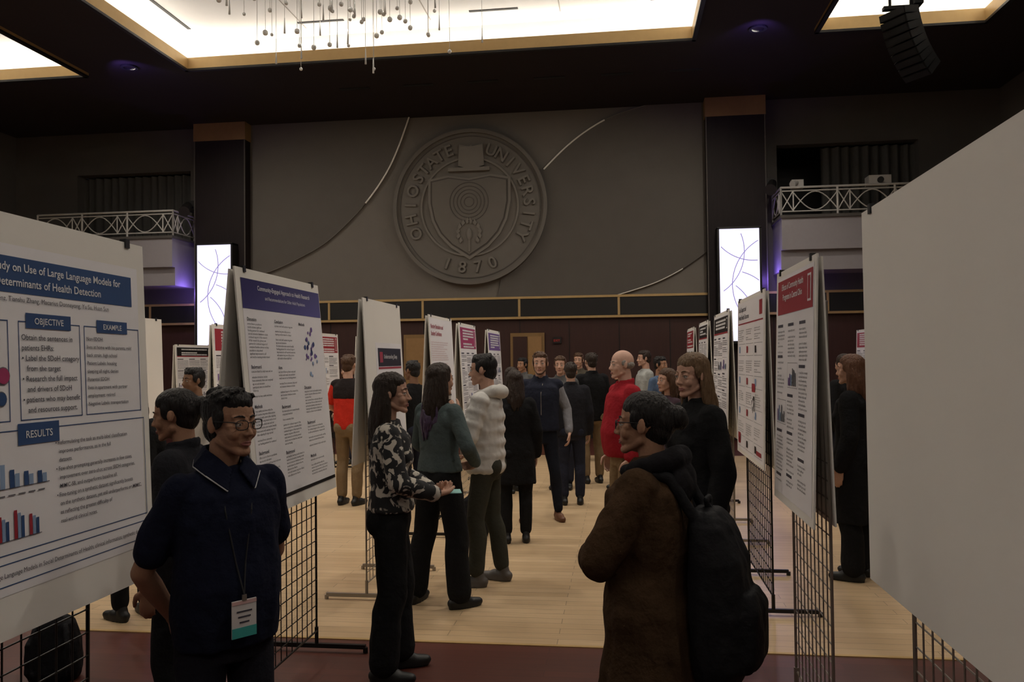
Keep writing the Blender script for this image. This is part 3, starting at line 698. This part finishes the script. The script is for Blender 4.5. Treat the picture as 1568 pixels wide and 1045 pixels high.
cofx=[(CX-9.25,CX-6.55),(CX-4.6,CX+4.6),(CX+6.55,CX+9.25)]; cofy=[(-8.5,1.2),(3.2,14.2)]
b=MB(); xs=[XL]+[v for p in cofx for v in p]+[XR]; ys=[YB]+[v for p in cofy for v in p]+[YW+.3]
for i in range(len(xs)-1):
    for j in range(len(ys)-1):
        if i%2==1 and j%2==1: continue
        b.bx(xs[i],xs[i+1],ys[j],ys[j+1],HC,HC+.08,m_soff)
b.build('ceiling')
n=0
e=.38; zt=HC+.58
for cx0,cx1 in cofx:
    for cy0,cy1 in cofy:
        b=MB()
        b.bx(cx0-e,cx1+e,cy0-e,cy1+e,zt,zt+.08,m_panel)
        b.bx(cx0-e-.05,cx0-e,cy0-e,cy1+e,HC+.08,zt,m_cream); b.bx(cx1+e,cx1+e+.05,cy0-e,cy1+e,HC+.08,zt,m_cream)
        b.bx(cx0-e,cx1+e,cy0-e-.05,cy0-e,HC+.08,zt,m_cream); b.bx(cx0-e,cx1+e,cy1+e,cy1+e+.05,HC+.08,zt,m_cream)
        for q in((cx0-.24,cx0-.18,cy0-.24,cy1+.24),(cx1+.18,cx1+.24,cy0-.24,cy1+.24),(cx0-.18,cx1+.18,cy0-.24,cy0-.18),(cx0-.18,cx1+.18,cy1+.18,cy1+.24)):
            b.bx(*q,HC+.085,HC+.125,m_strip)
        if cx1-cx0>5:
            for s in range(3): b.bx(cx0+2.25+s*3.1,cx0+3.1+s*3.1,cy1-.28,cy1-.22,zt-.01,zt,m_slot)
            for s in(0,1): b.bx(cx0+.2+s*8.7,cx0+.26+s*8.7,cy1-1.7,cy1-.3,zt-.01,zt,m_slot)
            for s in range(1,4): b.bx(cx0+s*2.3,cx0+s*2.3+.02,cy0,cy1,zt-.004,zt,mat('panel_joint',(.45,.42,.38)))
        b.build('ceiling_coffer')
        b=MB(); w=.06
        for q in((cx0-.01,cx0+w,cy0,cy1),(cx1-w,cx1+.01,cy0,cy1),(cx0,cx1,cy0-.01,cy0+w),(cx0,cx1,cy1-w,cy1+.01)):
            b.bx(*q,HC-.05,HC+.15,m_gold)
            b.bx(*q,HC-.09,HC-.05,m_blk)
        n+=1; b.build('trim_%d'%(n+1))
m_gl=mat('crystal',(.6,.6,.58),.12,0,spec=.8); m_wire=mat('thin_wire',(.6,.58,.54),.4,0)
b=MB(); R=random.Random(3)
for i in range(130):
    px=CX+R.gauss(.1,.8); py=9.1+R.uniform(-1,1.4); z=6.15+R.uniform(-.5,.7)-.35*math.cos((px-CX)*1.3)
    b.tube((px,py,z),(px,py,zt-.001),.003,m_wire,3)
    if R.random()<.65: b.ball((px,py,z),R.uniform(.02,.034),m_gl,8,6)
    else: b.tube((px,py,z-.07),(px,py,z+.12),.014,m_gl,6,.004)
b.build('crystal_chandelier',smooth=True)
b=MB(); m_spk=mat('speaker_black',(.007,.007,.008),.7,0,spec=.2); m_gr=mat('speaker_grille',(.012,.012,.013),.8,0,spec=.2)
b.bx(4.0,4.5,12.95,13.05,6.93,6.98,m_spk); b.tube((4.1,13,6.95),(4.1,13,HC),.02,m_spk); b.tube((4.4,13,6.95),(4.4,13,HC),.02,m_spk); b.bx(4.42,4.55,12.9,13.1,6.98,7.12,m_spk)
p=V((4.22,13.0,6.92))
for i in range(9):
    M_=T(p)@Matrix.Rotation(rad(-58),4,'Z')@Matrix.Rotation(rad(12+i*4.5),4,'X')
    b.box((0,0,-.055),(.46,.3,.106),m_spk,M_); b.box((0,-.153,-.055),(.42,.01,.09),m_gr,M_)
    p=M_@V((0,0,-.115))
b.build('line_array_speaker')
b=MB()
for i in range(6): b.bx(-5.5+i*1.3,-4.9+i*1.3,15.8,15.9,HC-.012,HC,m_slot)
b.build('ceiling_vent')

# ------------------------------------------------------------------ people placement
BK=('black',(.010,.008,.008)); BR=('brown',(.07,.035,.018)); GR=('grey',(.25,.23,.21)); DB=('darkbrown',(.026,.016,.011))
navy=cloth('navy_polo',(.008,.010,.024)); blk=cloth('black',(.010,.010,.011)); 
rA,HA,AA=person('man_in_navy_polo',-1.32,2.62,-128,H=1.635,skin='tan',hair='short',hc=BK,head=(14,-2,0),lean=.03,belly=.02,
  arms={'L':((-.25,-.10,1.12),(-.10,-.20,.90),(.8,-.1,-.5),(0,-1,0),.5),'R':((.25,-.10,1.12),(.10,-.22,.92),(-.8,-.1,-.5),(0,1,0),.5)},
  top=dict(m=navy,o=.012,hem=.86,sleeve='short',name='polo_shirt'),pants=('navy_trousers',(.012,.012,.018)),vox=.007,glasses=True)
m_pipe=mat('white_piping',(.55,.55,.55),.7,0)
b=Blob(); pip={}
for sg in(-1,1):
    up=[V((0,-.075,1.545)),V((sg*.048,-.060,1.54)),V((sg*.064,-.005,1.53)),V((sg*.05,.055,1.505)),V((sg*.018,.088,1.465))]
    lo=[V((0,-.105,1.500)),V((sg*.066,-.088,1.497)),V((sg*.103,-.01,1.482)),V((sg*.095,.070,1.455)),V((sg*.048,.128,1.405))]
    pip[sg]=lo
    for i in range(4):
        for k in range(6):
            t=k/5; b.cap(up[i].lerp(lo[i],t),.0065,up[i+1].lerp(lo[i+1],t),.0065,n=8)
b.build('polo_collar',rA,navy,.004,2)
b=MB()
for sg in(-1,1): b.path([p+V((0,0,-.004))+V((p.x,p.y,0)).normalized()*.005 for p in pip[sg]],.0028,m_pipe)
b.build('collar_piping',rA)
b=MB(); m_lan=mat('lanyard_black',(.02,.02,.022),.7,0); m_card=mat('badge_card',(.62,.6,.6),.5,0)
b.path([(.055,.10,1.42),(.062,.140,1.33),(.035,.16,1.16),(.02,.188,1.055)],.003,m_lan); b.path([(-.055,.10,1.42),(-.03,.145,1.33),(.0,.16,1.16),(.02,.188,1.055)],.003,m_lan)
b.box((.02,.187,.975),(.088,.004,.125),m_card); b.box((.02,.190,.93),(.088,.001,.034),m_teal); b.box((.02,.190,1.03),(.088,.001,.012),m_pink)
for i in range(3): b.box((.02,.1905,1.0-.018*i),(.055-.01*i,.001,.005),m_txt)
b.box((.02,.19,1.045),(.015,.006,.02),m_gl2)
b.build('name_badge',rA)
rN,HN,AN=person('woman_in_brown_coat',.10,2.93,72,H=1.60,fem=True,skin='tan',hair='bun',hc=BK,head=(8,0,0),lean=.02,glasses=True,
  arms={'L':((-.23,.13,1.15),(-.02,.22,1.12),(.9,-.1,.05),(0,-.3,1),.6),'R':((.23,.12,1.15),(.12,.21,1.08),(-.7,-.25,.0),(0,-.3,1),.6)},
  top=dict(m=cloth('brown_coat',(.055,.031,.016),.95,.6,.25),o=.05,hem=.42,sleeve='long',fl=.10,name='coat',fn=wrk(.014,8)),pants=('black_trousers',(.015,.014,.014)),vox=.008)
b=Blob(); b.chain([(-.075,.075,1.455),(-.10,.02,1.47),(-.10,-.05,1.49),(-.05,-.10,1.505),(.05,-.10,1.505),(.10,-.05,1.49),(.10,.02,1.47),(.075,.075,1.455)],[.024,.032,.038,.042,.042,.038,.032,.024]); b.ell((0,-.12,1.41),(.11,.045,.08))
b.build('coat_hood',rN,cloth('black_hood',(.012,.011,.013)),.008,4,wrk(.008,12))
b=Blob(); m_pack=cloth('backpack_black',(.011,.011,.013),.7,.4)
b.loft([(0,-.25,.72,.14,.08),(0,-.26,.78,.165,.10),(0,-.26,.96,.17,.11),(0,-.25,1.15,.16,.095),(0,-.225,1.27,.13,.07),(0,-.21,1.32,.08,.045)],pw=3.2)
b.loft([(0,-.345,.77,.12,.04),(0,-.355,.81,.135,.055),(0,-.355,.98,.13,.055),(0,-.34,1.04,.11,.04)],pw=3.2)
b.chain([(0,-.22,1.31),(-.03,-.21,1.36),(.03,-.21,1.36),(0,-.22,1.31)],[.010]*4)
for sg in(-1,1): b.chain([(sg*.09,-.18,1.30),(sg*.10,-.10,1.44),(sg*.12,.02,1.455),(sg*.14,.11,1.33),(sg*.17,.09,1.18)],[.018,.018,.018,.018,.010])
b.build('backpack',rN,m_pack,.008,3,wrk(.007,11))
person('woman_with_blonde_hair',.40,4.62,118,H=1.745,fem=True,skin='light',hair='long',hc=('darkblond',(.14,.085,.045)),head=(12,-4,0),hairlen=.32,
  top=dict(m=blk,o=.022,hem=.82,name='jacket'),pants=('black_trousers',(.015,.014,.014)),vox=.0084)
rE,HE,AE=person('woman_in_floral_blouse',-1.27,4.44,-75,H=1.655,fem=True,skin='light',hair='long',hc=DB,head=(-12,0,0),hairlen=.34,
  arms={'L':((-.22,.06,1.13),(-.05,.24,1.06),(.8,.3,.05),(0,-.3,1),.5),'R':((.23,.05,1.13),(.10,.26,1.05),(-.7,.5,.05),(0,0,1),.5)},
  feet=((-.12,.05,5),(.12,-.04,-12)),top=dict(m=floral(),o=.014,hem=.96,sleeve='long',name='blouse'),pants=('black_slacks',(.011,.011,.012)),leg='wide',vox=.008)
b=MB(); b.box((.02,.36,1.05),(.14,.1,.004),mat('teal_leaflet',(.25,.5,.48),.5,0)); b.build('leaflet',rE)
person('woman_in_teal_sweater',-1.28,5.72,-28,H=1.70,fem=True,skin='light',hair='long',hc=DB,tips=('purple',(.07,.045,.09)),head=(-15,0,0),hairlen=.36,
  arms={'R':((.28,-.02,1.16),(.22,.15,1.02),(-.8,.3,-.2),(-.2,-.8,0),.5),'L':((-.24,.05,1.15),(-.12,.22,1.02),(.9,.2,0),(0,0,1),.4)},
  feet=((-.2,-.04,15),(.16,.02,-25)),top=dict(m=cloth('teal_sweater',(.075,.098,.10)),o=.012,hem=.97,name='sweater'),pants=('black_slacks',(.011,.011,.012)),leg='wide',vox=.009)
m_puf=cloth('puffer_white',(.54,.53,.51),.65,.2,.06)
rG,HG,AG=person('man_in_white_puffer_jacket',-1.04,6.30,84,H=1.765,skin='light',hair='short',hc=BK,head=(4,-3,0),
  arms={'L':((-.24,.07,1.13),(-.14,.20,1.30),(.12,.5,.75),(.5,.1,0),.9),'R':((.24,.08,1.12),(.08,.22,1.2),(-.5,.3,.45),(-.4,.6,0),.9)},
  feet=((-.1,.06,8),(.12,-.08,-12)),top=dict(m=m_puf,o=.016,hem=.86,puff=True,name='puffer_jacket',fn=wrk(.006,14)),pants=('olive_trousers',(.045,.045,.035)),leg='straight',shoes=('grey_sneaker',(.10,.09,.085)),vox=.009)
b=Blob(); b.chain([(-.1,.0,1.44),(-.09,-.09,1.47),(0,-.13,1.46),(.09,-.09,1.47),(.1,.0,1.44)],[.04,.05,.055,.05,.04]); b.build('puffer_hood',rG,m_puf,.01,4)
b=MB(); m_cup=mat('paper_cup',(.6,.56,.5),.6,.05); cx_,cy_=-.095,.285; b.tube((cx_,cy_,1.34),(cx_,cy_,1.44),.03,m_cup,16,.04); b.tube((cx_,cy_,1.44),(cx_,cy_,1.458),.043,m_blkp,16,.038); b.tube((cx_,cy_,1.37),(cx_,cy_,1.41),.035,m_gb,16,.039); b.build('coffee_cup',rG,False)
person('woman_in_black_coat',-1.0,7.75,15,H=1.62,fem=True,skin='light',hair='long',hc=DB,top=dict(m=blk,o=.025,hem=.6,fl=.05,name='coat'),pants=('black_slacks',(.011,.011,.012)),vox=.012)
rI,_,_=person('man_in_navy_vest',-.86,8.85,186,H=1.80,skin='light',hair='short',hc=BR,beard=True,head=(-6,0,0),
  arms={'L':((-.27,-.04,1.15),(-.29,.06,.91),(.05,.3,-1),(1,.1,0),.5),'R':((.27,-.04,1.15),(.29,.07,.92),(-.05,.3,-1),(-1,.1,0),.5)},
  feet=((-.17,.0,15),(.17,.03,-15)),top=dict(m=cloth('grey_shirt',(.20,.20,.22)),o=.01,hem=.95,name='shirt'),over=dict(m=cloth('navy_vest',(.016,.018,.03)),o=.024,hem=.93),
  pants=('dark_navy_trousers',(.012,.014,.022)),leg='slim',shoes=('brown_leather',(.12,.05,.025)),vox=.010)
b=MB(); b.path([(-.02,.10,1.42),(0,.145,1.32),(.0,.15,1.1)],.004,m_gl2); b.build('vest_zip',rI)
person('man_in_red_jacket',.02,7.05,112,H=1.79,skin='pale',hair='bald',hc=GR,head=(0,0,0),belly=.03,top=dict(m=cloth('red_jacket',(.27,.014,.022)),o=.022,hem=.88,name='jacket'),pants=('khaki_trousers',(.20,.14,.08)),vox=.011)
rD,_,_=person('man_in_red_black_shirt',-3.25,9.6,-12,H=1.80,skin='light',hair='short',hc=BR,belly=.02,
  arms={'L':((-.27,.02,1.15),(-.22,.2,1.05),(.5,.8,0),(0,0,1),.4),'R':((.26,.02,1.15),(.2,.22,1.05),(-.5,.8,0),(0,0,1),.4)},
  top=dict(m=cloth('red_shirt',(.50,.03,.018)),o=.014,hem=.88,sleeve='short',name='shirt'),over=dict(m=cloth('black_yoke',(.018,.014,.014)),o=.02,hem=1.24,name='black_shirt_yoke'),pants=('khaki_trousers',(.20,.14,.08)),vox=.011)
person('woman_with_hair_bun',-1.90,3.38,98,H=1.61,fem=True,skin='tan',hair='bun',hc=BK,head=(4,-8,0),top=dict(m=cloth('charcoal_jacket',(.016,.016,.02)),o=.03,hem=.84,name='jacket'),pants=('black_slacks',(.011,.011,.012)),leg='straight',vox=.009)
person('man_in_white_shirt',-3.75,6.9,150,H=1.68,skin='brown',hair='short',hc=BK,top=dict(m=cloth('white_shirt',(.5,.48,.46)),hem=.88),vox=.012)
person('woman_in_black_dress',-3.3,5.25,60,H=1.6,fem=True,skin='tan',hair='long',hc=BK,top=dict(m=blk,o=.02,hem=.8),pants=('black_slacks',(.011,.011,.012)),vox=.012)
person('woman_in_long_dark_coat',1.78,6.7,60,H=1.73,fem=True,skin='light',hair='long',hc=('auburn',(.11,.05,.028)),hairlen=.3,top=dict(m=blk,o=.025,hem=.45,fl=.03,name='coat'),pants=('black_slacks',(.011,.011,.012)),leg='wide',vox=.011)
def px(xp,Y): # horizontal placement from bearing measured in the hall
    return Y*math.tan(rad(math.degrees(math.atan((xp-784)/1265))-7.5))
crowd=[('man_with_glasses',858,11.0,175,dict(H=1.76,skin='light',hair='short',hc=BR,top=dict(m=cloth('grey_jacket',(.08,.08,.08)),o=.02))),
('man_in_dark_blazer',905,11.5,25,dict(H=1.80,skin='light',hair='short',hc=DB,top=dict(m=blk,o=.025,hem=.84),pants=('khaki_trousers',(.20,.14,.08)))),
('man_in_olive_jacket',886,14.0,170,dict(H=1.82,skin='light',hair='short',hc=BR,top=dict(m=cloth('olive_jacket',(.07,.06,.045)),o=.02))),
('man_in_pale_shirt',987,13.2,110,dict(H=1.84,skin='light',hair='short',hc=DB,top=dict(m=cloth('pale_shirt',(.3,.31,.3)),o=.01))),
('woman_with_brown_hair',1022,7.9,120,dict(H=1.62,fem=True,skin='light',hair='long',hc=BR,hairlen=.2,top=dict(m=cloth('plum_top',(.05,.03,.04))))),
('woman_in_grey_cardigan',782,10.7,230,dict(H=1.62,fem=True,skin='light',hair='long',hc=DB,top=dict(m=cloth('grey_cardigan',(.10,.10,.10)),o=.02))),
('man_with_dark_hair',632,9.6,60,dict(H=1.72,skin='brown',hair='short',hc=BK,top=dict(m=blk))),
('woman_with_dark_ponytail',1293,9.6,30,dict(H=1.74,fem=True,skin='light',hair='pony',hc=DB,top=dict(m=blk,o=.02))),
('man_in_charcoal_suit',873,9.8,10,dict(H=1.68,skin='light',hair='short',hc=DB,top=dict(m=cloth('charcoal_jacket',(.02,.02,.024)),o=.025,hem=.84))),
('woman_in_black_top',950,11.0,130,dict(H=1.66,fem=True,skin='light',hair='long',hc=DB,top=dict(m=blk))),
('man_in_blue_shirt',1010,12.0,230,dict(H=1.74,skin='tan',hair='short',hc=BK,top=dict(m=cloth('blue_shirt',(.08,.12,.2))))),
('man_in_grey_suit',800,14.2,150,dict(H=1.75,skin='tan',hair='short',hc=BK,top=dict(m=cloth('grey_jacket',(.08,.08,.08)),o=.02))),
('woman_in_maroon_sweater',530,13.5,170,dict(H=1.68,fem=True,skin='light',hair='long',hc=BR,top=dict(m=cloth('maroon_sweater',(.15,.02,.03))))),
]
for nm,xp,Y,a,kw in crowd: person(nm,px(xp,Y),Y,a,vox=.014,**kw)
def bag(x,y,a,s=1):
    root=empty('black_backpack',T((x,y,0))@Rz(a)@Matrix.Scale(s,4)); b=Blob()
    b.loft([(0,0,.0,.15,.09),(0,0,.06,.17,.11),(0,0,.25,.165,.1),(0,0,.38,.13,.075),(0,0,.43,.07,.04)],pw=3); b.loft([(0,.11,.04,.11,.03),(0,.115,.08,.12,.045),(0,.11,.22,.1,.03)],pw=3)
    b.chain([(-.05,-.03,.41),(-.03,-.03,.47),(.03,-.03,.47),(.05,-.03,.41)],[.012]*4)
    for sg in(-1,1): b.chain([(sg*.09,-.09,.38),(sg*.12,-.16,.28),(sg*.13,-.15,.1),(sg*.12,-.09,.04)],[.016]*4)
    b.build('bag_body',root,m_pack,.009,3,wrk(.006,12))
bag(-3.1,4.2,20,.8); bag(-1.45,8.0,-20,.9)

# ------------------------------------------------------------------ lights
w=bpy.data.worlds.new('world'); scn.world=w; w.use_nodes=True; w.node_tree.nodes['Background'].inputs[0].default_value=(.02,.018,.02,1); w.node_tree.nodes['Background'].inputs[1].default_value=.3
def lamp(name,kind,loc,power,col,size=.3,rot=None,spot=60,blend=.5):
    l=bpy.data.lights.new(name,kind); l.energy=power; l.color=col
    if kind=='AREA': l.size=size
    else: l.shadow_soft_size=size
    if kind=='SPOT': l.spot_size=rad(spot); l.spot_blend=blend
    o=bpy.data.objects.new(name,l); COL.objects.link(o); o.location=loc
    if rot is not None: o.rotation_euler=V(rot).to_track_quat('-Z','Y').to_euler()
    return o
for sg in(-1,1):
    lamp('purple_uplight','POINT',(CX+sg*6.25,17.45,3.3),16,(.3,.18,1),.08)
    lamp('purple_wash_light','SPOT',(CX+sg*5.6,13.6,HC-.3),14,(.3,.18,1),.08,(0,2,1.2),90)
WC=(1,.91,.79)
for X in(-6,-3.3,-.6):
    for Y in(7.5,10.5,13): lamp('floor_fill_spot','SPOT',(X,Y,HC+.45),300,WC,.2,(0,0,-1),75,.9)  # fill spots added inside the coffers to brighten the middle of the floor
m_fillring=mat('fill_ring_black',(.02,.02,.02),.5,0); b=MB()
for sg in(-1,1):
    for Y,P in((-4,110),(1.9,160),(6,210),(10,230),(14,230)):
        lamp('soffit_fill_spot','SPOT',(CX+sg*5.6,Y,HC-.06),P,WC,.12,(-sg*.35,.15,-1),160,.6)  # fill spots added along the soffit to raise the room light
        b.ring((CX+sg*5.6,Y),.1,.15,HC-.03,HC,m_fillring,20)  # dark ring added around each fill spot
b.build('fill_spot_ring')
